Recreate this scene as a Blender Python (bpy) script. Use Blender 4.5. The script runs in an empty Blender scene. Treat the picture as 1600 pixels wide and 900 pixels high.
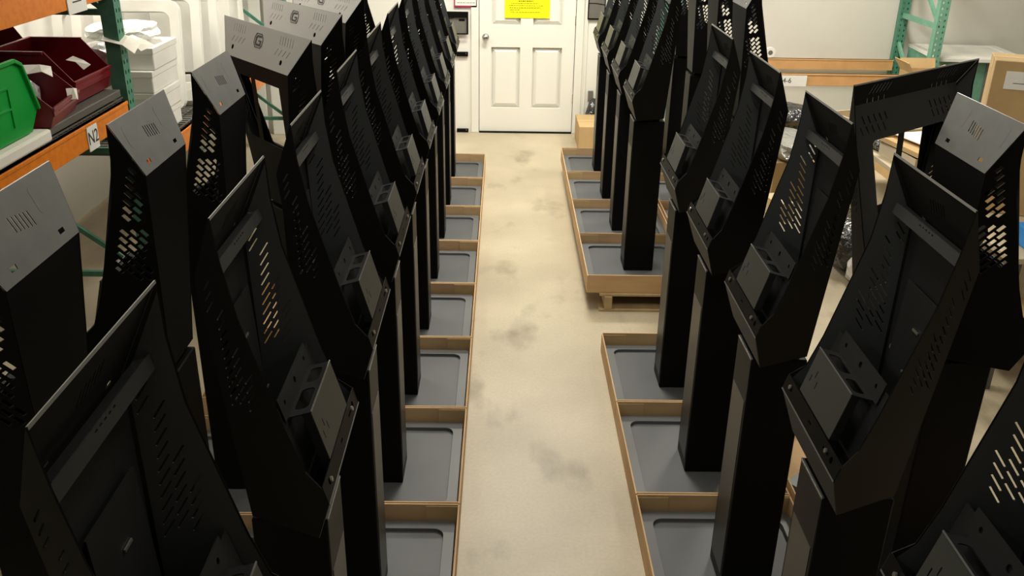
import bpy, bmesh, math, random
from mathutils import Vector, Matrix
from mathutils.geometry import tessellate_polygon
random.seed(7)
C = bpy.context.scene.collection
SC = bpy.context.scene
R = math.radians

# ------------------------------------------------------------------ camera
H, F, TH, YAW, ROLL = 2.331, 1430.0, .4211, .0131, .0168
def make_camera():
    right = Vector((math.cos(YAW), -math.sin(YAW), 0))
    fh = Vector((math.sin(YAW), math.cos(YAW), 0))
    fwd = fh*math.cos(TH) - Vector((0, 0, 1))*math.sin(TH)
    up = fh*math.sin(TH) + Vector((0, 0, 1))*math.cos(TH)
    c, s = math.cos(ROLL), math.sin(ROLL)
    r2 = right*c + up*s
    u2 = up*c - right*s
    cd = bpy.data.cameras.new('camera')
    cd.sensor_width = 36; cd.lens = F/1600*36; cd.clip_start = .02; cd.clip_end = 60
    co = bpy.data.objects.new('camera', cd); C.objects.link(co)
    M = Matrix.Identity(4)
    for i in range(3):
        M[i][0] = r2[i]; M[i][1] = u2[i]; M[i][2] = -fwd[i]
    M[0][3], M[1][3], M[2][3] = 0, 0, H
    co.matrix_world = M
    SC.camera = co
make_camera()

# ------------------------------------------------------------------ world, lights, exposure
w = bpy.data.worlds.new('world'); SC.world = w; w.use_nodes = True
w.node_tree.nodes['Background'].inputs[0].default_value = (.9, .93, 1, 1)
w.node_tree.nodes['Background'].inputs[1].default_value = .05
SC.view_settings.view_transform = 'Standard'
SC.view_settings.look = 'None'
SC.view_settings.gamma = 1
SC.view_settings.use_curve_mapping = False
SC.view_settings.exposure = 0.0
def area(x, y, sx, sy, p, col=(1, .95, .83), z=3.28):
    ld = bpy.data.lights.new('ceiling_lamp', 'AREA'); ld.shape = 'RECTANGLE'
    ld.size = sx; ld.size_y = sy; ld.energy = p; ld.color = col
    o = bpy.data.objects.new('ceiling_lamp', ld); C.objects.link(o); o.location = (x, y, z)
area(.2, 7.4, 1.2, .5, 106)
area(.2, 5.2, .5, 1.3, 66)
area(.3, 2.2, .5, 1.3, 20)
area(-2.3, 5.6, .5, 1.3, 60)
area(-2.2, 1.6, .5, 1.3, 30)
area(2.7, 7.0, .5, 1.3, 95)
area(3.0, 2.4, .5, 1.3, 22)
area(-.3, -1.2, 1.3, .5, 10)

# ------------------------------------------------------------------ materials
def mat(name, col, rough=.5, metal=0., noise=None, bump=None, spec=.5, alpha=None, trans=0.):
    m = bpy.data.materials.new(name); m.use_nodes = True
    nt = m.node_tree; b = nt.nodes['Principled BSDF']
    b.inputs['Base Color'].default_value = (*col, 1)
    b.inputs['Roughness'].default_value = rough
    b.inputs['Metallic'].default_value = metal
    b.inputs['Specular IOR Level'].default_value = spec
    if trans: b.inputs['Transmission Weight'].default_value = trans
    if alpha is not None: b.inputs['Alpha'].default_value = alpha
    tc = nt.nodes.new('ShaderNodeTexCoord')
    if noise:
        sc, col2, lo, hi = noise[:4]
        n = nt.nodes.new('ShaderNodeTexNoise'); n.inputs['Scale'].default_value = sc
        n.inputs['Detail'].default_value = 5
        mp = nt.nodes.new('ShaderNodeMapping')
        if len(noise) > 4: mp.inputs['Scale'].default_value = noise[4]
        nt.links.new(tc.outputs['Object'], mp.inputs[0]); nt.links.new(mp.outputs[0], n.inputs[0])
        r = nt.nodes.new('ShaderNodeValToRGB')
        r.color_ramp.elements[0].position = lo; r.color_ramp.elements[1].position = hi
        r.color_ramp.elements[0].color = (*col, 1); r.color_ramp.elements[1].color = (*col2, 1)
        nt.links.new(n.outputs[0], r.inputs[0]); nt.links.new(r.outputs[0], b.inputs['Base Color'])
    if bump:
        n2 = nt.nodes.new('ShaderNodeTexNoise'); n2.inputs['Scale'].default_value = bump[0]
        bp = nt.nodes.new('ShaderNodeBump'); bp.inputs['Strength'].default_value = bump[1]
        bp.inputs['Distance'].default_value = bump[2] if len(bump) > 2 else .001
        nt.links.new(tc.outputs['Object'], n2.inputs[0])
        nt.links.new(n2.outputs[0], bp.inputs['Height']); nt.links.new(bp.outputs[0], b.inputs['Normal'])
    return m
M = {}
M['black'] = mat('black_powder_coat', (.004, .004, .004), .45, bump=(900, .25, .0004), spec=.10)
M['inner'] = mat('charcoal_inner_sheet', (.014, .0145, .015), .55, bump=(900, .25, .0004), spec=.12)
M['lit_face'] = mat('lit_inner_face_grey', (.027, .029, .031), .6, spec=.15)  # side panel coat lightened, painting in the light on inner faces
M['cover'] = mat('column_cover_sheet', (.03, .028, .024), .4, spec=.5)
M['edge'] = mat('painted_edge_highlight', (.16, .16, .155), .35, metal=.3)  # pale tone that paints highlights onto sheet edges
M['bar'] = mat('cross_bar_coat', (.013, .0135, .014), .5, spec=.3)
M['lid'] = mat('grey_top_coat', (.088, .088, .084), .6, noise=(14, (.108, .108, .103), .35, .7), bump=(900, .2, .0004))
M['lid_pale'] = mat('pale_grey_top_coat', (.36, .36, .36), .5, bump=(900, .2, .0004))
M['bracket'] = mat('bracket_grey_coat', (.032, .034, .030), .45, bump=(900, .2, .0004))
M['base'] = mat('grey_base_plate', (.075, .08, .085), .5, noise=(3, (.092, .098, .102), .35, .7), bump=(700, .25, .0005))
M['rim'] = mat('base_rim_grey', (.12, .125, .13), .45, bump=(700, .2, .0005))
M['steel'] = mat('bare_steel', (.55, .54, .5), .3, metal=.9)
M['card'] = mat('corrugated_cardboard', (.62, .42, .23), .85, noise=(3.5, (.54, .35, .185), .35, .7, (1, 1, 6)))
M['card2'] = mat('pale_cardboard', (.52, .36, .17), .85, noise=(5, (.45, .30, .14), .4, .7))
M['flap'] = mat('cardboard_flap', (.60, .42, .22), .85, noise=(5, (.5, .35, .17), .4, .7))
M['tan'] = mat('tan_board', (.52, .44, .31), .7, noise=(6, (.44, .37, .26), .4, .7))
M['wood'] = mat('pallet_wood', (.50, .38, .20), .8, noise=(9, (.38, .27, .14), .3, .7, (1, .15, 1)))
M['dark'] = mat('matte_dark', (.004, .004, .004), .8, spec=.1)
M['door'] = mat('white_door_paint', (.82, .81, .75), .45)
M['wall'] = mat('wall_paint', (.80, .79, .735), .7, noise=(.8, (.74, .73, .68), .4, .7), bump=(60, .1, .002))
M['wallr'] = mat('block_wall_paint', (.70, .68, .62), .75, noise=(.9, (.62, .60, .54), .35, .7), bump=(40, .15, .002))
M['ceil'] = mat('ceiling_paint', (.6, .6, .57), .9)
M['trim'] = mat('trim_paint', (.80, .79, .73), .5)
M['orange'] = mat('orange_beam_paint', (.80, .23, .012), .4, noise=(30, (.73, .19, .01), .45, .6))
M['orange2'] = mat('faded_orange_beam_paint', (.66, .37, .16), .5, noise=(10, (.58, .32, .13), .4, .7))
M['green'] = mat('green_rack_paint', (.055, .20, .13), .45, noise=(20, (.08, .25, .17), .4, .7))
M['green2'] = mat('pale_green_rack_paint', (.14, .34, .24), .5, noise=(20, (.19, .40, .29), .4, .7))
M['wire'] = mat('wire_deck_metal', (.12, .115, .10), .6, metal=.3)
M['red'] = mat('dark_red_plastic', (.17, .006, .014), .35)
M['gbin'] = mat('bright_green_plastic', (.0, .30, .035), .4)
M['paper'] = mat('white_paper', (.85, .82, .74), .8)
M['tag'] = mat('white_label', (.82, .81, .77), .6)
M['ink'] = mat('dark_ink', (.03, .03, .03), .7)
M['yellow'] = mat('yellow_paper', (.90, .92, .0), .8)
M['yink'] = mat('olive_ink', (.22, .22, .0), .8)
M['maroon'] = mat('maroon_frame', (.42, .02, .10), .5)
M['wplastic'] = mat('white_plastic', (.80, .79, .74), .4, noise=(4, (.72, .71, .66), .4, .7))
M['bag'] = mat('clear_poly_bag', (.78, .78, .76), .25, bump=(14, .9, .02), spec=.8)
M['foil'] = mat('silver_wrap', (.40, .40, .38), .3, metal=.5, bump=(16, 1., .02))
M['bbag'] = mat('black_poly_bag', (.02, .02, .022), .25, bump=(22, 1., .02), spec=.8)
M['gbag'] = mat('grey_poly_bag', (.36, .35, .33), .3, bump=(10, 1., .03), spec=.7)
M['chrome'] = mat('brushed_nickel', (.55, .54, .50), .25, metal=1)
M['box_grey'] = mat('brushed_steel_box', (.24, .23, .21), .4, metal=.4, noise=(5, (.18, .175, .16), .4, .7))
M['blue'] = mat('blue_plastic', (.02, .22, .62), .4)
M['oranges'] = mat('orange_tag', (.75, .12, .02), .5)

def floor_mat():
    m = bpy.data.materials.new('concrete_floor'); m.use_nodes = True
    nt = m.node_tree; b = nt.nodes['Principled BSDF']; b.inputs['Roughness'].default_value = .42
    tc = nt.nodes.new('ShaderNodeTexCoord')
    def noise(scale, det=6, vec=(1, 1, 1)):
        mp = nt.nodes.new('ShaderNodeMapping'); mp.inputs['Scale'].default_value = vec
        n = nt.nodes.new('ShaderNodeTexNoise'); n.inputs['Scale'].default_value = scale; n.inputs['Detail'].default_value = det
        nt.links.new(tc.outputs['Object'], mp.inputs[0]); nt.links.new(mp.outputs[0], n.inputs[0]); return n
    def ramp(n, a, b_, ca, cb):
        r = nt.nodes.new('ShaderNodeValToRGB'); e = r.color_ramp.elements
        e[0].position = a; e[1].position = b_; e[0].color = ca; e[1].color = cb
        nt.links.new(n.outputs[0], r.inputs[0]); return r
    base = ramp(noise(1.6, 8), .35, .68, (.42, .355, .25, 1), (.53, .455, .325, 1))
    st = ramp(noise(3.1, 7, (1, .55, 1)), .56, .72, (1, 1, 1, 1), (.52, .50, .46, 1))
    fine = ramp(noise(70, 3), .3, .7, (.93, .93, .93, 1), (1.04, 1.04, 1.04, 1))
    m1 = nt.nodes.new('ShaderNodeMixRGB'); m1.blend_type = 'MULTIPLY'; m1.inputs[0].default_value = 1
    m2 = nt.nodes.new('ShaderNodeMixRGB'); m2.blend_type = 'MULTIPLY'; m2.inputs[0].default_value = 1
    nt.links.new(base.outputs[0], m1.inputs[1]); nt.links.new(st.outputs[0], m1.inputs[2])
    nt.links.new(m1.outputs[0], m2.inputs[1]); nt.links.new(fine.outputs[0], m2.inputs[2])
    nt.links.new(m2.outputs[0], b.inputs['Base Color'])
    bp = nt.nodes.new('ShaderNodeBump'); bp.inputs['Strength'].default_value = .15; bp.inputs['Distance'].default_value = .002
    nt.links.new(noise(45, 4).outputs[0], bp.inputs['Height']); nt.links.new(bp.outputs[0], b.inputs['Normal'])
    return m
M['floor'] = floor_mat()

# ------------------------------------------------------------------ mesh helpers
class MB:
    def __init__(s): s.v = []; s.f = []
    def box(s, x0, x1, y0, y1, z0, z1):
        n = len(s.v)
        for z in (z0, z1):
            s.v += [(x0, y0, z), (x1, y0, z), (x1, y1, z), (x0, y1, z)]
        s.f += [tuple(n+i for i in q) for q in ((3, 2, 1, 0), (4, 5, 6, 7), (0, 1, 5, 4), (1, 2, 6, 5), (2, 3, 7, 6), (3, 0, 4, 7))]
        return s
    def plate(s, O, A, B, outer, holes=(), th=.002):
        # flat sheet in the plane O + a*A + b*B, thickness th along A x B, with real through-holes
        O, A, B = Vector(O), Vector(A), Vector(B); N = A.cross(B).normalized()
        loops = [list(outer)] + [list(h) for h in holes]
        pts = [p for l in loops for p in l]
        tris = tessellate_polygon([[Vector((a, b, 0)) for a, b in l] for l in loops])
        n = len(s.v); k = len(pts)
        P = [O + A*a + B*b for a, b in pts]
        s.v += [tuple(p) for p in P] + [tuple(p+N*th) for p in P]
        for t in tris:
            a, b, c = t
            ax = (pts[b][0]-pts[a][0])*(pts[c][1]-pts[a][1])-(pts[b][1]-pts[a][1])*(pts[c][0]-pts[a][0])
            if ax < 0: b, c = c, b
            s.f.append((n+c, n+b, n+a)); s.f.append((n+k+a, n+k+b, n+k+c))
        i0 = 0
        for li, l in enumerate(loops):
            m = len(l)
            ar = sum(l[i][0]*l[(i+1) % m][1]-l[(i+1) % m][0]*l[i][1] for i in range(m))
            for i in range(m):
                i1, i2 = n+i0+i, n+i0+(i+1) % m
                q = (i1, i2, i2+k, i1+k)
                if (ar < 0) != (li > 0): q = q[::-1]
                s.f.append(q)
            i0 += m
        return s
    def bar(s, p0, p1, w, h, up=(0, 0, 1)):
        p0, p1 = Vector(p0), Vector(p1); d = (p1-p0).normalized(); u = Vector(up)
        sd = d.cross(u).normalized(); u = sd.cross(d).normalized(); n = len(s.v)
        for p in (p0, p1):
            for a, b in ((-1, -1), (1, -1), (1, 1), (-1, 1)): s.v.append(tuple(p+sd*a*w/2+u*b*h/2))
        s.f += [tuple(n+i for i in q) for q in ((0, 1, 2, 3), (7, 6, 5, 4), (0, 4, 5, 1), (1, 5, 6, 2), (2, 6, 7, 3), (3, 7, 4, 0))]
        return s
    def tube(s, pts, r, k=10):
        pts = [Vector(p) for p in pts]; n = len(s.v)
        for i, p in enumerate(pts):
            d = (pts[min(i+1, len(pts)-1)]-pts[max(i-1, 0)]).normalized()
            a = d.orthogonal().normalized(); b = d.cross(a)
            rr = r[i] if isinstance(r, (list, tuple)) else r
            for j in range(k):
                t = 2*math.pi*j/k; s.v.append(tuple(p+(a*math.cos(t)+b*math.sin(t))*rr))
        for i in range(len(pts)-1):
            for j in range(k):
                a0 = n+i*k+j; a1 = n+i*k+(j+1) % k; s.f.append((a0, a1, a1+k, a0+k))
        s.f.append(tuple(n+j for j in range(k))[::-1]); s.f.append(tuple(n+(len(pts)-1)*k+j for j in range(k)))
        return s
    def build(s, name, m, parent=None, bevel=0, smooth=False, seg=2):
        me = bpy.data.meshes.new(name); me.from_pydata(s.v, [], s.f)
        bm = bmesh.new(); bm.from_mesh(me); bmesh.ops.recalc_face_normals(bm, faces=bm.faces); bm.to_mesh(me); bm.free()
        me.materials.append(M[m] if isinstance(m, str) else m)
        if smooth:
            for p in me.polygons: p.use_smooth = True
        o = bpy.data.objects.new(name, me); C.objects.link(o)
        if parent: o.parent = parent
        if bevel:
            b = o.modifiers.new('bevel', 'BEVEL'); b.width = bevel; b.segments = seg; b.limit_method = 'ANGLE'
        return o
def rr(a0, a1, b0, b1, r, k=5):
    out = []
    for cx, cy, t0 in ((a1-r, b0+r, -90), (a1-r, b1-r, 0), (a0+r, b1-r, 90), (a0+r, b0+r, 180)):
        for i in range(k+1):
            t = R(t0+90*i/k); out.append((cx+r*math.cos(t), cy+r*math.sin(t)))
    return out
def rect(a0, a1, b0, b1): return [(a0, b0), (a1, b0), (a1, b1), (a0, b1)]
def slot(cx, cy, l, w_, ang=0):
    c, s = math.cos(ang), math.sin(ang); o = []
    for a, b in ((-l/2, -w_/2), (l/2, -w_/2), (l/2, w_/2), (-l/2, w_/2)): o.append((cx+a*c-b*s, cy+a*s+b*c))
    return o
def disc(cx, cy, r, k=14, ry=None):
    ry = ry or r
    return [(cx+r*math.cos(2*math.pi*i/k), cy+ry*math.sin(2*math.pi*i/k)) for i in range(k)]
def tag(o, label=None, cat=None, group=None, kind=None):
    if label: o['label'] = label
    if cat: o['category'] = cat
    if group: o['group'] = group
    if kind: o['kind'] = kind
    return o
def thing(name, loc, rz, label, cat, group=None):
    o = bpy.data.objects.new(name, None); C.objects.link(o); o.location = loc; o.rotation_euler = (0, 0, rz)
    o.empty_display_size = .1
    return tag(o, label, cat, group)
def copy_tree(o, parent=None):
    kids = list(o.children)
    c = o.copy(); C.objects.link(c)
    if parent: c.parent = parent
    for k in kids: copy_tree(k, c)
    return c
def struct(name, mb, m, bevel=0): return tag(mb.build(name, m, None, bevel), kind='structure')

# ------------------------------------------------------------------ room
WY = 9.03; XL, XR = -3.1, 5.6; YB = -2.6; HC = 3.4
struct('floor', MB().box(XL-.1, XR+.1, YB-.1, WY+.3, -.1, 0), 'floor')
struct('ceiling', MB().box(XL-.1, XR+.1, YB-.1, WY+.3, HC, HC+.1), 'ceil')
struct('wall_left', MB().box(XL-.1, XL, YB, WY, 0, HC), 'wall')
struct('wall_right', MB().box(XR, XR+.1, YB, WY, 0, HC), 'wallr')
struct('wall_rear', MB().box(XL, XR, YB-.1, YB, 0, HC), 'wallr')
DX0, DX1, DH = -.236, .684, 2.04
wb = MB()
wb.box(XL, DX0-.01, WY, WY+.12, 0, HC); wb.box(DX1+.01, 1.6, WY, WY+.12, 0, HC); wb.box(DX0-.01, DX1+.01, WY, WY+.12, DH+.01, HC)
struct('wall_far', wb, 'wall')
struct('wall_far_right', MB().box(1.6, XR, WY, WY+.12, 0, HC), 'wallr')
struct('trim_1', MB().box(DX0-.08, DX0-.005, WY-.02, WY, 0, DH+.08), 'trim', .004)
struct('trim_2', MB().box(DX1+.005, DX1+.08, WY-.02, WY, 0, DH+.08), 'trim', .004)
struct('trim_3', MB().box(DX0-.005, DX1+.005, WY-.02, WY, DH+.005, DH+.08), 'trim', .004)
struct('trim_4', MB().box(.79, .805, WY-.015, WY, 0, HC), 'trim', .003)
# six-panel door
dm = MB()
holes = [rect(a0, a1, b0, b1) for a0, a1 in ((.115, .395), (.515, .80)) for b0, b1 in ((.235, .825), (1.03, 1.60), (1.70, 1.92))]
dm.plate((DX0, WY+.03, .012), (1, 0, 0), (0, 0, 1), rect(0, DX1-DX0, 0, DH-.012), holes, .03)
dm.box(DX0, DX1, WY+.04, WY+.06, .012, DH)
door = struct('door_1', dm, 'door')
for h in holes:
    a0, a1, b0, b1 = h[0][0], h[1][0], h[0][1], h[2][1]
    p = MB(); g = .035
    x0, x1, z0, z1 = DX0+a0+.008, DX0+a1-.008, b0+.02, b1+.004
    n = len(p.v)
    p.v += [(x0, WY+.04, z0), (x1, WY+.04, z0), (x1, WY+.04, z1), (x0, WY+.04, z1),
            (x0+g, WY+.012, z0+g), (x1-g, WY+.012, z0+g), (x1-g, WY+.012, z1-g), (x0+g, WY+.012, z1-g)]
    p.f += [(0, 1, 5, 4), (1, 2, 6, 5), (2, 3, 7, 6), (3, 0, 4, 7), (4, 5, 6, 7)]
    p.build('door_panel', 'door', door)
kn = MB().tube([(DX0+.06, WY+.0, .93), (DX0+.06, WY-.006, .93)], .033, 20).tube([(DX0+.06, WY, .93), (DX0+.06, WY-.035, .93)], .012, 14)
kn.tube([(DX0+.06, WY-.03, .93), (DX0+.06, WY-.042, .93), (DX0+.06, WY-.055, .93), (DX0+.06, WY-.064, .93)], [.014, .026, .028, .018], 20)
kn.build('door_knob', 'chrome', door, smooth=True)
for z in (.3, 1.05, 1.8):
    MB().tube([(DX1+.002, WY-.006, z), (DX1+.002, WY-.006, z+.09)], .006, 8).build('hinge', 'chrome', door)
struct('trim_5', MB().box(DX0, DX1, WY-.03, WY+.1, 0, .011), 'dark')

# things on the far wall
y0 = WY
sg = MB().box(.006, .434, y0-.012, y0-.006+.01, 1.113, 1.41)
sg = MB().box(.006, .434, y0-.012, y0-.008, 1.113, 1.41).build('paper_notice', 'yellow')
# door face is at y0; notice taped to it
sg.location.y = .007
tag(sg, 'bright yellow printed notice taped to the white door', 'notice')
def dashes(rows, x0, y, m, parent, nm='print_line'):
    for (xa, xb, z, hh) in rows:
        mb = MB(); x = xa
        while x < xb-.004:
            l = random.uniform(.008, .028); mb.box(x0+x, x0+min(x+l, xb), y-.0006, y, z, z+hh); x += l+.005
        mb.build(nm, m, parent)
dashes([(.13, .27, 1.262, .012)], .006, y0-.012, 'yink', sg)
dashes([(.06, .32, 1.243, .006), (.04, .36, 1.224, .006), (.045, .34, 1.203, .007), (.05, .14, 1.184, .006), (.055, .34, 1.163, .006)], .006, y0-.012, 'yink', sg)
t = tag(MB().box(-.475, -.258, y0-.02, y0, 1.205, 1.50).build('document_frame', 'maroon', None, .002), 'maroon framed document on the wall left of the door', 'picture frame')
MB().box(-.465, -.268, y0-.023, y0-.02, 1.222, 1.485).build('paper_sheet', 'paper', t)
dashes([(.01, .18, 1.245, .005)], -.458, y0-.023, 'ink', t)
# wall box with black bracket
t = thing('key_box', (0, 0, 0), 0, 'small brushed grey metal box in a black bracket left of the door knob', 'box')
MB().plate((-.54, y0-.05, .96), (1, 0, 0), (0, 0, 1), rect(0, .2, 0, .21), [rect(.008, .185, .01, .155)], .012).build('frame', 'black', t)
b = MB().box(-.53, -.352, y0-.044, y0, .968, 1.125).build('body', 'box_grey', t, .003)
MB().box(-.43, -.375, y0-.047, y0-.044, 1.082, 1.102).build('opening', 'dark', b)
MB().bar((-.53, y0-.046, 1.098), (-.46, y0-.046, 1.118), .004, .004).bar((-.46, y0-.046, 1.118), (-.36, y0-.046, 1.115), .004, .004).build('lip', 'dark', b)
def wall_bar(z0, z1, xa, xb, lab):
    o = tag(MB().box(xa, xb, y0-.03, y0, z0, z1).build('wall_bracket', 'black', None, .003), lab, 'bracket')
    MB().tube([(xb-.02, y0-.032, (z0+z1)/2+.008), (xb-.02, y0-.03, (z0+z1)/2+.008)], .004, 10).build('screw', 'steel', o)
wall_bar(.748, .79, -.46, -.345, 'short black bracket on the wall below the grey box')
wall_bar(.0, .035, -.46, -.345, 'black bracket at floor level left of the white door')
# right side file holder and picture
t = tag(MB().box(.795, .96, y0-.03, y0, 1.11, 1.42).build('file_holder', 'black', None, .004), 'grey wall file holder with black rim right of the door', 'file holder')
MB().box(.805, .95, y0-.036, y0-.03, 1.125, 1.30).build('pocket', 'box_grey', t)
MB().bar((.805, y0-.038, 1.262), (.87, y0-.038, 1.262), .004, .006).bar((.87, y0-.038, 1.262), (.95, y0-.038, 1.25), .004, .006).build('lip', 'dark', t)
# tall dark bag leaning by wall right
bg = MB().tube([(.86, y0-.10, .02), (.86, y0-.10, .12), (.87, y0-.09, .22), (.885, y0-.07, .31), (.90, y0-.05, .36)], [.05, .065, .06, .045, .02], 12).build('hanging_bag', 'bbag', None, smooth=True)
tag(bg, 'small crumpled black bag against the wall right of the door', 'bag')
gp = tag(MB().box(.835, .885, y0-.025, y0, .33, .43).build('outlet_box', 'box_grey', None, .003), 'small grey outlet box above the black bag on the wall', 'outlet')

# ------------------------------------------------------------------ kiosks
T = Vector((.2677, 0, .9635)); NN = Vector((.9635, 0, -.2677)); YV = Vector((0, 1, 0))
F0 = Vector((-.035, 0, 1.10))
F1s = .6725; R1 = (.546, .097); R0 = (-.060, .228); B0 = (-.1014, .0645)
def P(s, n, y=0): return F0 + T*s + NN*n + YV*y
PROFILE = [(0, 0), (.040, 0), (.085, .026), (.18, .032), (.46, .032), (.58, .018), (F1s, 0), R1, R0, B0]
TW = .003
def rear_n(s_): return R1[1] + (R1[0]-s_)*(R0[1]-R1[1])/(R1[0]-R0[0])
def side_holes(brick):
    # staggered vents slanting forward and up, end to end in diagonal lines
    d = Vector((.676, -.737)); per = Vector((.737, .676))
    Ls, Ws, gap, pp = (.024, .0105, .0065, .0165) if brick else (.034, .0036, .007, .0125)
    hs = []; j = 0
    for j in range(-40, 41):
        for i in range(-12, 13):
            c = Vector((.40, .09)) + d*((i+(.5 if j % 2 else 0))*(Ls+gap)) + per*(j*pp)
            e = [c+d*Ls/2, c-d*Ls/2]
            if brick and .385 < c.x < .415: continue
            if all(.235 < p.x < .565 and .056 < p.y < rear_n(p.x)-.012 for p in e):
                hs.append(slot(c.x, c.y, Ls, Ws, R(-47.5)))
    return hs
def g_logo(parent, O, A, B, sc, m):
    # letter G inside a rounded badge outline, as thin inlays on the top panel
    s = sc
    out = [(a*s, b*s) for a, b in [(-1.25, .35), (-.9, .95), (.7, .95), (1.3, .35), (1.3, -.55), (1.0, -.95), (-.7, -.95), (-1.25, -.35)]]
    inn = [(a*.91, b*.88) for a, b in out]
    MB().plate(O, A, B, out, [inn], .0008).build('badge_outline', m, parent)
    g = [(.75, .55), (.55, .70), (-.45, .70), (-.85, .40), (-.85, -.40), (-.45, -.70), (.85, -.70), (.85, .08), (.05, .08), (.05, -.12), (.55, -.12), (.55, -.42), (-.35, -.42), (-.52, -.28), (-.52, .28), (-.35, .42), (.75, .42)]
    MB().plate(O, A, B, [(a*s, b*s) for a, b in g], [], .0008).build('badge_letter', m, parent)
def make_kiosk(name, W=.42, wide=False, yoff=0., brick=False, open_back=True):
    root = thing(name, (0, 0, 0), 0, 'x', 'kiosk')
    w2 = W/2; K = 1.15 if wide else .50
    wr1, wr0, wb0 = w2-K*R1[1], w2-K*R0[1], w2-K*B0[1]
    # base plate with raised rim
    bx0, bx1, by = (-.10, .28, .20) if wide else (-.230, .358, .322)
    bp_ = MB(); bp_.plate((0, yoff, .006), (1, 0, 0), (0, 1, 0), rr(bx0, bx1, -by, by, .02), [], .030)
    base = bp_.build('base_plate', 'base', root)
    q = MB(); q.plate((0, yoff, .034), (1, 0, 0), (0, 1, 0), rr(bx0, bx1, -by, by, .02), [rr(bx0+.042, bx1-.042, -by+.045, by-.045, .04)], .016)
    q.build('raised_rim', 'rim', base, .003)
    cw = .089
    MB().box(-.0012, .006, -cw+.004, cw-.004, .957, .9632).build('cap_highlight', 'edge', root, .001)  # added strip, a painted highlight along the column top
    MB().box(0, .178, -cw, cw, .036, .962).build('column', 'black', root, .006, seg=3)
    MB().box(-.0015, 0, -cw+.016, cw-.016, .09, .80).build('column_cover', 'cover', root)
    MB().box(.03, .148, -.07, .07, .96, 1.0).build('neck', 'black', root)
    hs0 = side_holes(brick)
    for sgn in (-1, 1):
        # sides splay: the rear of the box is narrower than its open front
        MB().plate(F0+YV*(w2 if sgn > 0 else -w2-TW), T, NN-YV*K*sgn, PROFILE, hs0, TW).build('side_panel', 'black', root)
        MB().plate(F0+YV*((w2-.0014) if sgn > 0 else -w2+.0004), T, NN-YV*K*sgn, [(.02, .004), (.085, .028), (.18, .034), (.46, .034), (.58, .020), (.655, .004), (.54, .090), (-.045, .215), (-.085, .064)], hs0, .001).build('lit_side_face', 'lit_face', root)  # thin added sheet whose lighter grey stands in for light on the inside
    # rear panel
    d = (P(*R0)-P(*R1)); L = d.length; d.normalize()
    Nr = YV.cross(d).normalized()
    if wide: hl = [rect(-.20, -.07, .07, .34), rect(-.03, .20, .07, .34)]
    else: hl = []
    MB().plate(P(*R1), YV, d, [(-wr1, 0), (wr1, 0), (wr0, L), (-wr0, L)], hl, .002).build('rear_panel', 'black' if (brick or wide) else 'inner', root)
    d2 = (P(*B0)-P(*R0)); L2 = d2.length; d2.normalize()
    bt = MB().plate(P(*R0), YV, d2, [(-wr0, 0), (wr0, 0), (wb0, L2), (-wb0, L2)], [], .002)
    bt.build('bottom_panel', 'black', root)
    d3 = (P(0, 0)-P(*B0)); L3 = d3.length; d3.normalize()
    MB().plate(P(*B0), YV, d3, [(-wb0, 0), (wb0, 0), (w2, L3), (-w2, L3)], [], .002).build('front_skirt', 'black', root)
    # lower front lip with screw holes, added pale strips painting glints on lip and visor
    MB().plate(P(0, 0), YV, T, rect(-w2, w2, 0, .045),
             [disc(-w2+.05, .025, .008), disc(w2-.05, .025, .008), slot(-w2+.09, .024, .035, .006), slot(0, .024, .02, .006)], .0025).build('lower_lip', 'black', root)
    MB().plate(P(-.002, -.001), YV, T, rect(-w2, w2, 0, .0035), [], .003).build('lip_highlight', 'edge', root)
    MB().plate(P(F1s-.010, 0), YV, T, rect(-w2, w2, .005, .010), [], .0025).build('visor_highlight', 'edge', root)
    c = P(*R1)-P(F1s, 0); LC = c.length; c.normalize()
    No = -YV.cross(c).normalized()
    if wide:
        hs = []
        for sg_ in (-1, 1):
            for i in range(6): hs.append(slot(sg_*(.17+i*.022), .035, .0035, .036, R(-8)))
            for i in range(4): hs.append(slot(sg_*(.16+i*.035), .083, .034, .003, R(-52)))
        hs += [disc(-.25, .120, .011, 16), disc(.22, .120, .011, 16)]
        hs = [h if len(h) > 4 else h for h in hs]
        ol = [(-w2, .0), (w2, 0), (wr1, LC), (-wr1, LC)]
        m_ = 'lid_pale'
    else:
        hs = [slot(-.035+i*.014, .066+i*.002, .0055, .034, R(-8)) for i in range(6)]
        hs += [slot(-.105, LC-.026, .024, .011), slot(.105, LC-.026, .024, .011)]
        ol = [(-w2, .0), (w2, 0), (wr1, LC), (-wr1, LC)]
        m_ = 'lid' if brick else 'inner'
    lid = MB().plate(P(F1s, .0025), YV, c, ol, hs, .0012).build('top_panel', m_, root)
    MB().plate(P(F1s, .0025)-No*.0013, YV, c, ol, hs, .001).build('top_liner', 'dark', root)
    if wide:
        lid['label'] = 'pale grey top panel'
        g_logo(lid, P(F1s, .0025)+YV*(-.02)+c*.062+No*.0008, YV, -c, .032, 'ink')
    elif brick:
        lid['label'] = 'grey top panel'
        for yy in (-.115, .115):
            MB().plate(P(F1s, .0025)+No*.0004, YV, c, rr(yy-.040, yy+.040, .022, .082, .01), [], .0003).build('pad', 'lid', lid)
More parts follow.
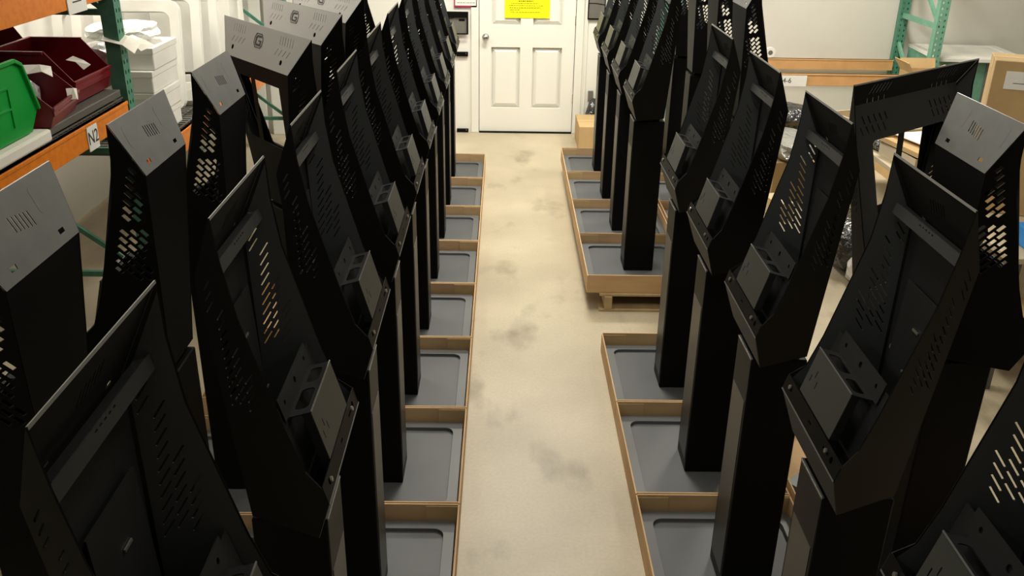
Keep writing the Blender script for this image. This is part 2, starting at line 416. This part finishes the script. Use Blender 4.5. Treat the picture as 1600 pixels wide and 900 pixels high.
    if wide:
        MB().plate(P(0, .055), YV, T, rect(-w2+.07, w2-.07, .0, .60),
                   [rr(-w2+.17, w2-.17, .10, .47, .02)] +
                   [slot(s_, sg_*(.14+i*.035), .026, .006, R(25)) [:] for sg_ in (-1, 1) for i in range(0) for s_ in ()] +
                   [slot(sg_*(.15+i*.035), .545, .030, .006, R(62)) for sg_ in (-1, 1) for i in range(5)] +
                   [slot(sg_*(.165+i*.035), .510, .030, .006, R(62)) for sg_ in (-1, 1) for i in range(5)], .002).build('inner_frame', 'inner', root)
    else:
        # lower mounting panel behind the reader bracket
        MB().plate(P(0, .055), YV, T, rect(-w2+.038, w2-.038, 0, .215), [], .002).build('mounting_panel', 'inner', root)
        # raised plate on the rear panel with bright tabs
        Rr = P(*R1)+Nr*.0
        ins = -No
        rp = MB().plate(P(*R1)+NN*(-.014), YV, d, rect(-.10, .08, .13, .42), [], .004).build('rear_plate', 'inner', root)
        for yy, ss in ((-.02, .22), (-.02, .33), (.06, .42), (-.10, .40)):
            MB().plate(P(*R1)+NN*(-.019)+YV*yy, YV, d, rect(-.014, .014, ss-.002, ss+.003), [], .003).build('tab', 'steel', root)
        cb = MB().plate(P(.540, .045), YV, T, rect(-w2+.032, w2-.032, 0, .027), [slot(-.03+i*.016, .02, .008, .003) for i in range(5)], .002)
        cbo = cb.build('cross_bar', 'bar', root)
        MB().plate(P(.568, .045), YV, NN, rect(-w2+.048, w2-.048, 0, .020), [], .002).build('bar_top', 'bar', cbo)
        # card reader bracket
        br = MB().plate(P(.052, -.002), YV, T, rect(-.115, .115, 0, .125), [slot(.05+i*.02, .05+.02*(i % 2), .004, .020) for i in range(3)], .0025)
        b_ = br.build('reader_bracket', 'bracket', root)
        MB().plate(P(.177, -.002), YV, NN, rect(-.115, .115, 0, .055), [rr(-.095, -.03, .013, .043, .01), rr(.0, .09, .012, .045, .012)], .0025).build('top_plate', 'inner', b_)
        MB().plate(P(.1765, -.0035), YV, T, rect(-.115, .115, 0, .0035), [], .002).build('bent_edge', 'edge', b_)
        MB().plate(P(.177, .050), YV, T, rect(-.135, .135, 0, .055), [disc(-.1, .03, .006), disc(.1, .03, .006), disc(0, .03, .008)], .0025).build('fixing_flange', 'inner', b_)
        for yy in (-.115, .113): MB().plate(P(.052, 0, yy), T, NN, rect(0, .125, 0, .02), [], .002).build('end_plate', 'inner', b_)
        for yy, ss in ((-.13, .03), (.16, .03)):
            o = P(ss, -.004, yy)
            MB().tube([tuple(o), tuple(o-NN*.004)], .006, 10).build('screw', 'steel', root)
        for yy, ss in ((-.05, .27), (.02, .25), (.08, .27), (.09, .24)):
            o = P(ss, rear_n(ss)-.006, yy)
            MB().tube([tuple(o), tuple(o-NN*.006)], .007, 10).build('screw', 'steel', root)
    return root

ORD = ['first', 'second', 'third', 'fourth', 'fifth', 'sixth', 'seventh', 'eighth', 'ninth', 'tenth']
narrow_l = make_kiosk('kiosk_enclosure', yoff=-.033)
narrow_r = make_kiosk('kiosk_enclosure', yoff=.009)
outer_k = make_kiosk('kiosk_enclosure', yoff=0., brick=True)
wide_k = make_kiosk('wide_kiosk_enclosure', W=.83, wide=True)
used = set()
def place(src, x, y, z, rz, label, group):
    if src.name in used: o = copy_tree(src)
    else: o = src; used.add(src.name)
    o.location = (x, y, z); o.rotation_euler = (0, 0, rz); o['label'] = label; o['group'] = group
    return o
# cardboard trays
def make_tray():
    root = thing('cardboard_tray', (0, 0, 0), 0, 'x', 'tray', 'cardboard base trays')
    x0, x1, y = -.308, .308, .349; t_ = .006
    mb = MB().box(x0, x1, -y, y, 0, .005)
    mb.box(x0, x0+t_, -y, y, .005, .108).box(x1-t_, x1, -y, y, .005, .108)
    mb.box(x0+t_, x1-t_, -y, -y+t_, .005, .112).box(x0+t_, x1-t_, y-t_, y, .005, .112)
    mb.build('tray_wall', 'card', root)
    for sx in (-1, 1):
        for sy in (-1, 1):
            fx = sorted((sx*(x1-t_-.001), sx*(x1-.13))); fy = sorted((sy*(y-t_-.0005), sy*(y-t_-.005)))
            MB().box(fx[0], fx[1], fy[0], fy[1], .006, .104+.002*sx).build('corner_flap', 'flap', root)
    return root
tray0 = make_tray()
SP = .7054
YL0 = 2.904-.475+.089; YR0 = 2.958-.433+.089
def tray(x, y, z, label, rz=0):
    o = place(tray0, x, y, z, rz, label, 'cardboard base trays')
# front row left: 10 kiosks
near_words = {0: 'nearest the camera', 9: 'nearest the far wall'}
for i in range(10):
    k = i-2; y = YL0+k*SP
    pos = near_words.get(i, ORD[i]+' from the camera')
    place(narrow_l, -.397, y, 0, math.pi, 'black open kiosk facing the aisle, left aisle row, %s' % pos, 'kiosks along the left of the aisle')
    tray(-.459, y+.033, 0, 'cardboard tray under the left aisle row kiosk that stands %s' % pos)
# front row right: near group of five
for i in range(5):
    k = i-2; y = YR0+k*SP
    pos = 'nearest the camera' if i == 0 else (ORD[i]+' from the camera' if i < 4 else 'last before the gap in the row')
    place(narrow_r, .789, y, 0, 0, 'black open kiosk facing the aisle, near right group, %s' % pos, 'near kiosks along the right of the aisle')
    tray(.851, y+.009, 0, 'cardboard tray under the near right-hand kiosk that is %s' % pos)
PZ = .11
YF0 = 4.866-.396+.089; SF = .6907
for i in range(4):
    y = YF0+(i+1)*SF
    pos = ['nearest the gap', 'second behind the gap', 'third behind the gap', 'nearest the far wall'][i]
    place(narrow_r, .749, y, PZ, 0, 'black open kiosk facing the aisle, far right group, %s' % pos, 'far kiosks along the right of the aisle')
    tray(.811, y+.009-.004, PZ, 'cardboard tray on the right pallets under the kiosk %s' % pos)
    place(outer_k, 1.505, y, PZ, math.pi, 'outer black kiosk facing away from the aisle, right pallets, %s' % pos, 'outer kiosks on the right pallets')
    tray(1.443, y-.009, PZ, 'outer cardboard tray on the right pallets under the kiosk %s' % pos)
# outer row left: narrow kiosks facing the shelves
for i, k in enumerate((-1, 0, 1)):
    y = [1.75, 2.49, 3.17][i]
    pos = ['nearest the camera', 'middle one of the three', 'farthest of the three'][i]
    place(outer_k, -1.145, y, 0, 0, 'grey-topped kiosk facing the orange shelves, outer left row, %s' % pos, 'outer left kiosks facing the shelves')
    tray(-1.083, y, 0, 'outer left cardboard tray under the grey-topped kiosk %s' % pos)
# outer row left: wide kiosks with G badge
for i in range(5):
    y = 4.04+i*.72
    pos = ['nearest the camera', 'second from the camera', 'third from the camera', 'fourth from the camera', 'nearest the far wall'][i]
    rz = R(-141.5) if i < 3 else R(-163)
    place(wide_k, -.887 if i < 3 else -.93, y, 0, rz, 'wide kiosk with pale grey badge top, outer left row, %s' % pos, 'wide kiosks in the outer left row')
    tray(-1.083, y-.02, 0, 'outer cardboard tray on the left under the wide kiosk %s' % pos)
# outer right
place(outer_k, 1.55, 2.61, 0, math.pi, 'black kiosk with grey slotted top standing alone in the outer right row', 'outer near right kiosks')
tray(1.488, 2.60, 0, 'cardboard tray under the lone grey-topped kiosk on the right')
place(wide_k, 1.53, 3.06, 0, R(129), 'wide black kiosk with open window turned towards the camera on the right', 'outer near right kiosks')
tray(1.488, 3.305, 0, 'cardboard tray under the turned wide kiosk on the right')
tray(1.488, 1.895, 0, 'empty cardboard tray in front of the lone right kiosk')
# pallets
def make_pallet(L, W_, y, x, label):
    root = thing('wooden_pallet', (x, y, 0), 0, label, 'pallet', 'wooden pallets under the far right kiosks')
    n = int(L/.17)
    for i in range(n):
        yy = i*L/n+.01; MB().box(0, W_, yy, yy+L/n-.03, .094, .109).build('deck_board', 'wood', root, .002)
    for i in range(3):
        xx = .03+i*(W_-.1)/2; MB().box(xx, xx+.045, .0, L, .014, .094).build('stringer', 'wood', root, .002)
    for i in range(3):
        yy = i*(L-.09)/2; MB().box(0, W_, yy, yy+.09, 0, .014).build('bottom_board', 'wood', root, .002)
make_pallet(1.34, 1.15, 4.88, .58, 'wooden pallet under the far right kiosks, end beside the gap')
make_pallet(1.34, 1.15, 6.26, .58, 'wooden pallet under the far right kiosks, end near the far wall')

# ------------------------------------------------------------------ pallet racking
def upright(root, x, y, z1, wx, wy, m, face='y'):
    # perforated C post
    hs = [disc(a, z, .007, 8, .012) for z in [(.06+.05*j) for j in range(int((z1-.1)/.05))] for a in (.022, wx-.022)]
    p = MB()
    if face == 'y':
        p.plate((x, y, 0), (1, 0, 0), (0, 0, 1), rect(0, wx, 0, z1), hs, .003)
        p.box(x, x+.003, y, y+wy, 0, z1).box(x+wx-.003, x+wx, y, y+wy, 0, z1)
    else:
        p.plate((x, y, 0), (0, 1, 0), (0, 0, 1), rect(0, wx, 0, z1), hs, .003)
        p.box(x-wy, x, y, y+.003, 0, z1).box(x-wy, x, y+wx-.003, y+wx, 0, z1)
    p.box(x-.02, x+.06, y-.02, y+.08, 0, .005)
    return p.build('upright_post', m, root)
def text(s, size, loc, rot, m, parent, nm='lettering'):
    cu = bpy.data.curves.new(nm, 'FONT'); cu.body = s; cu.size = size; cu.align_x = 'CENTER'; cu.align_y = 'CENTER'; cu.extrude = .0004
    tmp = bpy.data.objects.new(nm, cu); C.objects.link(tmp)
    cu.materials.append(M[m]); bpy.context.view_layer.update()
    me = bpy.data.meshes.new_from_object(tmp); bpy.data.objects.remove(tmp)
    o = bpy.data.objects.new(nm, me); o.location = loc; o.rotation_euler = rot; C.objects.link(o); o.parent = parent
    return o
# left rack: front plane X=-1.90, beams along Y
RX = -1.90
rack = thing('pallet_rack', (RX, 4.7, 0), 0, 'green and orange pallet rack along the left wall', 'rack')
def lb(y0_, y1_, z0, z1, nm='beam', x=RX):
    mb = MB().box(x-.04-RX, x-RX, y0_-4.7, y1_-4.7, z0, z1).box(x-.045-RX, x+.004-RX, y0_-4.7, y1_-4.7, z1-.018, z1)
    return mb.build(nm, 'orange', rack, .003)
BE1 = 4.62
lb(1.2, BE1, 1.165, 1.275); lb(1.2, BE1, 1.775, 1.90); lb(BE1+.14, 8.2, .80, .93, x=RX-.0); lb(BE1+.14, 8.2, 1.775, 1.9)
for x in (-.95,): 
    MB().box(x-.04, x, -3.5, -.08, 1.165, 1.275).box(x-.04, x, -3.5, -.08, 1.775, 1.9).box(x-.04, x, .06, 3.5, .8, .93).build('beam', 'orange', rack)
for yy in (4.63, 8.22, 1.05):
    upright(rack, .0, yy-4.7, 2.6, .08, .07, 'green', 'x'); upright(rack, -.92, yy-4.7, 2.6, .08, .07, 'green', 'x')
    b = MB()
    for z in (.3, 1.0, 1.7, 2.4): b.bar((-.05, yy-4.66, z), (-.95, yy-4.66, z), .025, .03)
    for z in (.3, 1.0, 1.7): b.bar((-.05, yy-4.66, z), (-.95, yy-4.66, z+.7), .02, .025)
    b.build('brace', 'green', rack)
def deck(y0_, y1_, z):
    mb = MB()
    n = int((y1_-y0_)/.05)
    for i in range(n): 
        yy = y0_+i*.05-4.7; mb.box(-.95, -.005, yy, yy+.006, z-.004, z+.002)
    for i in range(12): mb.box(-.94+i*.084, -.934+i*.084, y0_-4.7, y1_-4.7, z+.002, z+.008)
    mb.box(-.95, -.02, y0_-4.7, y1_-4.7, z-.012, z-.004)
    mb.build('shelf_deck', 'wire', rack)
deck(1.25, 4.6, 1.29); deck(4.8, 8.2, .945); deck(1.25, 4.6, 1.915)
t = MB().box(.001, .005, 4.11-4.7, 4.22-4.7, 1.15, 1.262).build('location_label', 'tag', rack)
text('N2', .085, (.0058, 4.165-4.7, 1.206), (R(90), 0, R(90)), 'ink', t)
t = MB().box(.001, .005, 4.14-4.7, 4.33-4.7, 1.755, 1.88).build('location_label', 'tag', rack)
MB().box(.0052, .0058, 4.19-4.7, 4.28-4.7, 1.80, 1.806).build('printed_line', 'ink', t)

# right rear rack: beams along X at Y 8.15 and 8.95
rr_ = thing('pallet_rack', (3.75, 8.15, 0), 0, 'pale green rack with faded orange beams against the far wall on the right', 'rack')
def rb(y, z0, z1):
    MB().box(-2.2, 0, y, y+.04, z0, z1).box(-2.2, 0, y-.004, y+.045, z1-.014, z1).build('beam', 'orange2', rr_, .003)
rb(0, .685, .79); rb(.75, .69, .79)
MB().box(-2.2, 0, .045, .07, .72, .735).build('beam_step', 'orange2', rr_)
for xx in (.0, -2.28):
    upright(rr_, xx, 0, 2.6, .085, .07, 'green2'); upright(rr_, xx, .80, 2.6, .085, .06, 'green')
    b = MB()
    for z in (.35, 1.2, 2.0): b.bar((xx+.04, .05, z), (xx+.04, .82, z), .03, .045)
    b.bar((xx+.04, .82, .95), (xx+.04, .05, .38), .025, .035); b.bar((xx+.04, .82, 1.75), (xx+.04, .05, 1.22), .025, .035)
    b.build('brace', 'green2', rr_)
lab = MB().box(-1.36, -1.06, -.006, -.004, .68, .775).build('location_label', 'tag', rr_)
text('4-6', .06, (-1.235, -.0066, .728), (R(90), 0, 0), 'ink', lab)

# ------------------------------------------------------------------ bins on the left rack
def bin_mesh(L, Wd, Hh, th=.006):
    # open stacking bin; front is +x with a low sloping lip; L along x, Wd along y
    mb = MB(); fl = .45*Hh
    prof = [(-L, 0), (-.05*L, 0), (0, fl*.55), (0, fl), (-.32*L, Hh), (-L, Hh)]
    for y in (-Wd/2+th, Wd/2): mb.plate((0, y, 0), (1, 0, 0), (0, 0, 1), prof, [], th)
    mb.box(-L, -.05*L, -Wd/2, Wd/2, 0, th); mb.box(-L, -L+th, -Wd/2, Wd/2, 0, Hh)
    mb.plate((0, 0, 0), (0, 1, 0), (0, 0, 1), rect(-Wd/2, Wd/2, fl*.55, fl), [], th)
    n = len(mb.v); x0_ = -.05*L
    mb.v += [(x0_, -Wd/2, 0), (x0_, Wd/2, 0), (0, Wd/2, fl*.55), (0, -Wd/2, fl*.55)]; mb.f.append((n, n+1, n+2, n+3))
    return mb
def make_bin(name, L, Wd, Hh, m, loc, rz, label, lm=None):
    t_ = thing(name, loc, rz, label, 'storage bin')
    bin_mesh(L, Wd, Hh).build('bin_body', m, t_, .002)
    rb_ = MB()
    rb_.box(-L-.012, -L, -Wd/2-.012, Wd/2+.012, Hh-.02, Hh)
    for y in (-Wd/2-.012, Wd/2): rb_.box(-L, -.32*L, y, y+.012, Hh-.014, Hh)
    rb_.box(0, .012, -Wd/2-.008, Wd/2+.008, .45*Hh-.014, .45*Hh)
    rb_.build('rim', m, t_, .002)
    r2 = MB().box(.003, .008, -Wd*.32, Wd*.32, .30*Hh, .32*Hh).build('label_holder', m, t_)
    return t_
SH = 1.30
# green bin turned so its broad side panel faces the aisle
g = thing('green_storage_bin', (-1.915, 3.50, SH+.06), 0, 'large bright green plastic bin on the left shelf nearest the camera', 'storage bin')
gb = MB()
out = [(-.42, 0), (.16, 0), (.235, .08), (.16, .27), (.11, .30), (-.42, .30)]
for x in (-.34, 0): gb.plate((x, 0, 0), (0, 1, 0), (0, 0, 1), out, [], .007)
gb.box(-.34, 0, -.42, .16, 0, .007).box(-.34, 0, -.42, -.413, 0, .30)
n = len(gb.v); gb.v += [(-.34, .16, 0), (0.007, .16, 0), (0.007, .235, .08), (-.34, .235, .08), (-.34, .2, .17), (.007, .2, .17)]
gb.f += [(n, n+1, n+2, n+3), (n+3, n+2, n+5, n+4)]
gb.build('bin_body', 'gbin', g, .003)
MB().box(.007, .020, -.42, .11, .286, .302).bar((.013, .11, .294), (.013, .16, .27), .014, .014, (1, 0, 0)).bar((.013, .16, .27), (.013, .235, .08), .012, .014, (1, 0, 0)).build('rim', 'gbin', g, .002)
MB().box(.007, .013, -.42, .03, .20, .208).box(.007, .013, -.42, .03, .12, .128).box(.007, .012, .03, .038, .05, .208).build('side_rib', 'gbin', g)
o = tag(MB().box(-2.33, -1.87, 3.05, 3.74, SH+.005, SH+.055).build('packing_board', 'paper', None, .01), 'white foam wrapped board under the green bin', 'board')
# red bins
make_bin('red_storage_bin', .34, .36, .19, 'red', (-1.90, 3.965, SH+.045), R(8), 'dark red plastic bin beside the green bin')
make_bin('red_storage_bin', .36, .40, .24, 'red', (-1.95, 4.385, SH+.05), R(0), 'larger dark red plastic bin next to the green upright')
make_bin('red_storage_bin', .34, .92, .30, 'red', (-2.32, 4.18, SH+.06), R(0), 'wide dark red bin at the back of the left shelf behind the other bins')
o = tag(MB().box(-2.72, -1.91, 3.80, 4.58, SH+.005, SH+.04).build('packing_board', 'wire', None, .004), 'dark flat board under the dark red bins', 'board')
def crumple(name, m, loc, size, label, cat, seed=0, sub=3):
    bm = bmesh.new(); bmesh.ops.create_icosphere(bm, subdivisions=sub, radius=1)
    rnd = random.Random(seed)
    from mathutils import noise as nz
    for v in bm.verts:
        p = v.co.copy(); e = 3.5
        k = (abs(p.x)**e+abs(p.y)**e+abs(p.z)**e)**(-1/e)
        p *= k
        d = 1+.16*nz.noise(p*2.3+Vector((seed, 0, 0)))+.07*nz.noise(p*6+Vector((0, seed, 0)))
        v.co = Vector((p.x*size[0]*d, p.y*size[1]*d, max(p.z*size[2]*d, -size[2])))
    me = bpy.data.meshes.new(name); bm.to_mesh(me); bm.free(); me.materials.append(M[m])
    for p in me.polygons: p.use_smooth = False
    o = bpy.data.objects.new(name, me); C.objects.link(o); o.location = (loc[0], loc[1], loc[2]+size[2])
    return tag(o, label, cat)
def paper(loc, rot, sx, sy, label, m='paper', fold=.02):
    mb = MB(); n = 0
    mb.v += [(-sx/2, -sy/2, 0), (sx*.1, -sy/2, fold), (sx/2, -sy/2, 0), (-sx/2, sy/2, .003), (sx*.1, sy/2, fold*.6), (sx/2, sy/2, fold*.4)]
    mb.f += [(0, 1, 4, 3), (1, 2, 5, 4)]
    o = mb.build('paper_tag', m); o.location = loc; o.rotation_euler = rot
    s_ = o.modifiers.new('thick', 'SOLIDIFY'); s_.thickness = .002
    return tag(o, label, 'paper', 'paper tags on the red bins')
paper((-1.90, 4.66, 1.56), (R(20), R(25), R(10)), .16, .11, 'cream paper tag on the rim of the larger red bin')
paper((-1.88, 4.80, 1.53), (R(5), R(20), R(-20)), .14, .10, 'white paper slip sticking out next to the green upright')
paper((-2.02, 4.02, 1.535), (R(15), R(10), R(30)), .11, .09, 'cream paper lying inside the red bin beside the green bin')
paper((-1.905, 4.05, 1.43), (R(70), R(10), R(60)), .05, .05, 'small white sticker on the front of the red bin beside the green bin')
paper((-1.93, 4.22, 1.535), (R(15), R(15), R(-30)), .12, .04, 'narrow white strip lying across the two red bins')
crumple('bagged_parts', 'gbag', (-2.14, 3.98, SH+.06), (.10, .12, .07), 'clear bag of dark parts in the red bin beside the green bin', 'bag', 3)
crumple('bagged_parts', 'gbag', (-2.08, 4.80, SH+.01), (.12, .09, .11), 'grey plastic bag stuffed between the red bins and the green upright', 'bag', 5)
crumple('bagged_parts', 'foil', (-2.18, 3.62, SH+.10), (.12, .11, .13), 'silver bag inside the green bin', 'bag', 9) if False else None

# second bay of the left rack: white parts on the deck
Z2 = .96
def white_box(x, y, z, sx, sy, sz, label, m='wplastic'):
    o = MB().box(-sx/2, sx/2, -sy/2, sy/2, 0, sz).build('white_carton', m, None, .008); o.location = (x, y, z)
    MB().box(-sx/2-.003, sx/2+.003, -sy/2-.003, sy/2+.003, sz-.03, sz+.004).build('lid', m, o, .003)
    return tag(o, label, 'box', 'white cartons on the left rack')
lbls = ['white carton at the bottom of the stack by the green upright', 'white carton second up in the stack by the green upright', 'white carton third up in the stack by the green upright', 'white carton on top of the stack by the green upright']
for i in range(4):
    white_box(-2.14+.01*(i % 2), 5.28+.015*i, Z2+i*.122, .40, .42-.03*(i % 2), .118, lbls[i])
white_box(-2.35, 7.3, Z2, .5, .7, .55, 'large white carton at the far end of the left rack')
crumple('plastic_wrap', 'bag', (-2.0, 6.75, 0), (.22, .30, .10), 'clear plastic bag on the floor under the left rack', 'plastic bag', 61)
def bezel(x, y, z, w_, h_, tilt, yaw_, label, m='wplastic'):
    o = MB().plate((0, -.03, 0), (1, 0, 0), (0, 0, 1), rr(-w_/2, w_/2, 0, h_, .06), [rr(-w_/2+.06, w_/2-.06, .07, h_-.07, .05)], -.05 if False else .05)
    o = o.build('white_rounded_frame', m, None, .012)
    o.location = (x, y, z); o.rotation_euler = (R(tilt), 0, R(yaw_))
    return tag(o, label, 'plastic frame', 'white plastic bezels on the left rack')
bezel(-2.36, 5.72, Z2, .75, .66, -14, 6, 'white rounded plastic frame on the left rack nearest the green upright')
bezel(-2.34, 5.98, Z2, .80, .70, -14, 4, 'white rounded plastic frame on the left rack, second of the row')
bezel(-2.30, 6.24, Z2, .80, .76, -12, 5, 'white rounded plastic frame on the left rack, third of the row')
bezel(-2.26, 6.52, Z2, .84, .80, -12, 5, 'white rounded plastic frame on the left rack, farthest of the row')
crumple('plastic_wrap', 'bag', (-2.15, 5.32, Z2+.50), (.18, .16, .05), 'clear plastic wrap lying on the stack of white cartons', 'plastic bag', 12)
# pale strips leaning on far wall
for i in range(5):
    o = MB().box(-.055, .055, -.008, .008, 0, 1.9).build('white_strip', 'wplastic', None, .004)
    o.location = (-2.35+i*.16, WY-.20, 0); o.rotation_euler = (R(-5), 0, R(3*i))
    tag(o, 'tall white strip leaning on the far wall left of the door, %s from the left' % ORD[i], 'panel', 'white strips leaning on the far wall')

# ------------------------------------------------------------------ right side: benches, boxes, bags
def table(x0, x1, y0_, y1_, z, label, m='tan'):
    t_ = thing('workbench', ((x0+x1)/2, (y0_+y1_)/2, 0), 0, label, 'table')
    a, b = (x1-x0)/2, (y1_-y0_)/2
    MB().box(-a, a, -b, b, z-.03, z).build('tabletop', m, t_, .004)
    for sx in (-1, 1):
        for sy in (-1, 1): MB().box(sx*(a-.04)-.025, sx*(a-.04)+.025, sy*(b-.04)-.025, sy*(b-.04)+.025, 0, z-.03).build('leg', 'wire', t_)
    MB().box(-a+.05, a-.05, -b+.03, b-.03, .20, .22).build('lower_shelf', m, t_)
    return t_
table(2.42, 3.25, 4.0, 6.9, .72, 'long tan workbench covered with parts on the right')
def carton(x, y, z, sx, sy, sz, rz, label, m='card2', open_=False, sticker=None, cat='box'):
    t_ = thing('cardboard_box', (x, y, z), R(rz), label, cat)
    if open_:
        th = .006
        mb = MB().box(-sx/2, sx/2, -sy/2, sy/2, 0, th)
        mb.box(-sx/2, -sx/2+th, -sy/2, sy/2, th, sz).box(sx/2-th, sx/2, -sy/2, sy/2, th, sz)
        mb.box(-sx/2+th, sx/2-th, -sy/2, -sy/2+th, th, sz).box(-sx/2+th, sx/2-th, sy/2-th, sy/2, th, sz)
        mb.build('box_body', m, t_)
        fl = MB().bar((-sx/2, 0, sz), (-sx/2-.06, 0, sz+.09), sy, .005, (1, 0, 1)).build('flap', m, t_)
        MB().bar((sx/2, 0, sz), (sx/2+.08, 0, sz+.03), sy, .005, (-1, 0, 1)).build('flap', m, t_)
        MB().bar((0, sy/2, sz), (0, sy/2+.03, sz+.08), sx, .005, (0, -1, 1)).build('flap', m, t_)
    else:
        MB().box(-sx/2, sx/2, -sy/2, sy/2, 0, sz).build('box_body', m, t_, .004)
        MB().box(-sx/2-.001, sx/2+.001, -.025, .025, sz-.06, sz+.001).build('tape', 'flap', t_)
    if sticker:
        a0, a1, b0, b1 = sticker
        s_ = MB().box(a0, a1, -sy/2-.003, -sy/2-.0005, b0, b1).build('shipping_label', 'tag', t_)
        MB().box(a0+.04, a1-.03, -sy/2-.0036, -sy/2-.003, b0+.03, b0+.033).build('printed_line', 'ink', s_)
    return t_
def shallow(x, y, z, sx, sy, sz, rz, label, m='tan'):
    t_ = thing('shallow_tray', (x, y, z), R(rz), label, 'tray')
    th = .01
    mb = MB().box(-sx/2, sx/2, -sy/2, sy/2, 0, th)
    mb.box(-sx/2, -sx/2+th, -sy/2, sy/2, th, sz).box(sx/2-th, sx/2, -sy/2, sy/2, th, sz)
    mb.box(-sx/2+th, sx/2-th, -sy/2, -sy/2+th, th, sz).box(-sx/2+th, sx/2-th, sy/2-th, sy/2, th, sz)
    mb.build('tray_body', m, t_, .002)
    return t_
shallow(2.72, 6.45, .72, .46, .62, .08, 18, 'tan shallow tray at the far end of the workbench')
carton(2.76, 6.62, .735, .16, .2, .15, 10, 'small tan carton standing in the far shallow tray', 'card2')
shallow(2.78, 5.62, .72, .60, .45, .09, 6, 'tan shallow tray in the middle of the workbench')
shallow(2.78, 5.62, .82, .62, .50, .03, 10, 'flat tan tray lying on top of the middle shallow tray', 'card2')
o = MB().box(-.20, .20, -.28, .28, 0, .006).build('loose_paper', 'paper'); o.location = (2.80, 5.60, .852); o.rotation_euler = (0, 0, R(15)); tag(o, 'white sheet lying on the flat tan tray', 'paper')
o = MB().box(-.24, .24, -.2, .2, 0, .02).build('white_board', 'wplastic', None, .004); o.location = (2.72, 5.02, .72); o.rotation_euler = (0, 0, R(-8)); tag(o, 'white board lying flat on the workbench before the tan trays', 'board')
carton(3.02, 5.05, .722, .30, .55, .80, -20, 'tall cardboard box with a white shipping label on the right', 'card2', sticker=(-.13, .05, .62, .72)) if False else None
carton(2.80, 4.74, .722, .52, .26, .80, -22, 'tall cardboard box with a white shipping label on the right', 'card2', sticker=(-.20, .0, .66, .75))
crumple('tool_bag', 'bbag', (2.52, 6.02, .72), (.07, .22, .04), 'black plastic wrapped parts on the edge of the workbench', 'bag', 21)
crumple('foil_wrapped_pack', 'foil', (2.30, 7.12, .33), (.14, .34, .09), 'silver wrapped pack on the box in the right background', 'package', 31)
crumple('black_bag', 'bbag', (2.44, 7.74, .33), (.20, .20, .14), 'crumpled black plastic bag behind the silver pack', 'bag', 33)
carton(2.42, 7.45, 0, .56, 1.0, .32, 0, 'low cardboard box carrying the silver pack and black bag', 'card2')
carton(2.10, 6.62, 0, .14, .26, .14, 12, 'small tan box on the floor in front of the silver pack', 'tan')
crumple('tool_bag', 'bbag', (2.30, 5.70, .0), (.14, .30, .16), 'black wrapped bundle on the floor beside the workbench', 'bag', 41)
crumple('plastic_wrap', 'bag', (2.30, 5.30, 0), (.10, .12, .09), 'clear plastic bag on the floor beside the workbench', 'plastic bag', 42)
shallow(2.22, 4.75, 0, .30, .42, .06, 10, 'tan tray on the floor beside the workbench')
b = MB().box(-.12, .12, -.10, .10, 0, .10).build('blue_tub', 'blue', None, .01); b.location = (2.66, 4.15, .72); tag(b, 'blue plastic tub on the near end of the workbench', 'tub')
MB().box(-.122, .122, -.102, -.1, .03, .06).build('label_strip', 'tag', b)
b = MB().box(-.16, .16, -.12, .12, 0, .12).build('tan_carton', 'card2', None, .004); b.location = (2.66, 4.28, .22); tag(b, 'tan carton on the lower shelf of the workbench, near end', 'box')
MB().box(-.161, .161, -.02, .02, .06, .121).build('tape', 'flap', b)
# stuff in the right far rack
carton(3.53, 7.72, .745, .30, .30, .16, 0, 'open cardboard box on a taller box before the right green post', 'card2', True)
carton(3.53, 7.72, 0, .40, .42, .74, 0, 'tall cardboard box under the open box before the right green post', 'card2')
cb2 = thing('crate_stack', (4.30, 8.62, 0), 0, 'grey green cabinet under the white lid in the far right corner', 'cabinet')
MB().box(-.40, .42, -.36, .36, 0, .90).build('body', 'green2', cb2, .01)
MB().box(.02, .43, -.372, -.362, .05, .90).build('side_sheet', 'box_grey', cb2)
wl = MB().box(-.40, .42, -.42, .38, 0, .03).box(-.37, .39, -.39, .35, .03, .034).build('white_plastic_board', 'wplastic', None, .006); wl.location = (4.28, 8.60, .902); wl.rotation_euler = (0, 0, R(-4)); tag(wl, 'flat white plastic lid lying on the grey green cabinet', 'lid')
MB().plate((-.33, -.34, .034), (1, 0, 0), (0, 1, 0), rr(0, .66, 0, .62, .03), [rr(.02, .64, .02, .60, .03)], .006).build('raised_border', 'wplastic', wl)
t2 = table(4.0, 5.3, 6.2, 7.6, .78, 'second workbench heaped with plastic bags in the right corner')
crumple('plastic_bag_pile', 'gbag', (4.36, 7.16, .78), (.30, .30, .14), 'heap of grey plastic bags on the second workbench', 'bags', 51)
crumple('plastic_bag_pile', 'gbag', (5.06, 7.0, .78), (.30, .34, .20), 'tall heap of grey plastic bags at the right end of the second workbench', 'bags', 52)
crumple('black_bag', 'bbag', (4.42, 6.55, .78), (.26, .12, .10), 'black plastic bundle in front of the grey bags', 'bag', 53)
# card box by the door
carton(.835, 8.62, 0, .25, .5, .23, 0, 'cardboard box on the floor right of the door', 'card2', sticker=(.02, .07, .03, .10))
# white roll on the rear beam
rl = MB().tube([(0, .02, 0), (0, -.02, 0)], .05, 28).build('paper_disc', 'tag', None, .003); tag(rl, 'round white printed disc on the faded orange beam', 'disc')
rl.location = (2.55, 8.91, .845)
MB().tube([(0, -.0215, 0), (0, -.02, 0)], .022, 20).build('print', 'box_grey', rl)
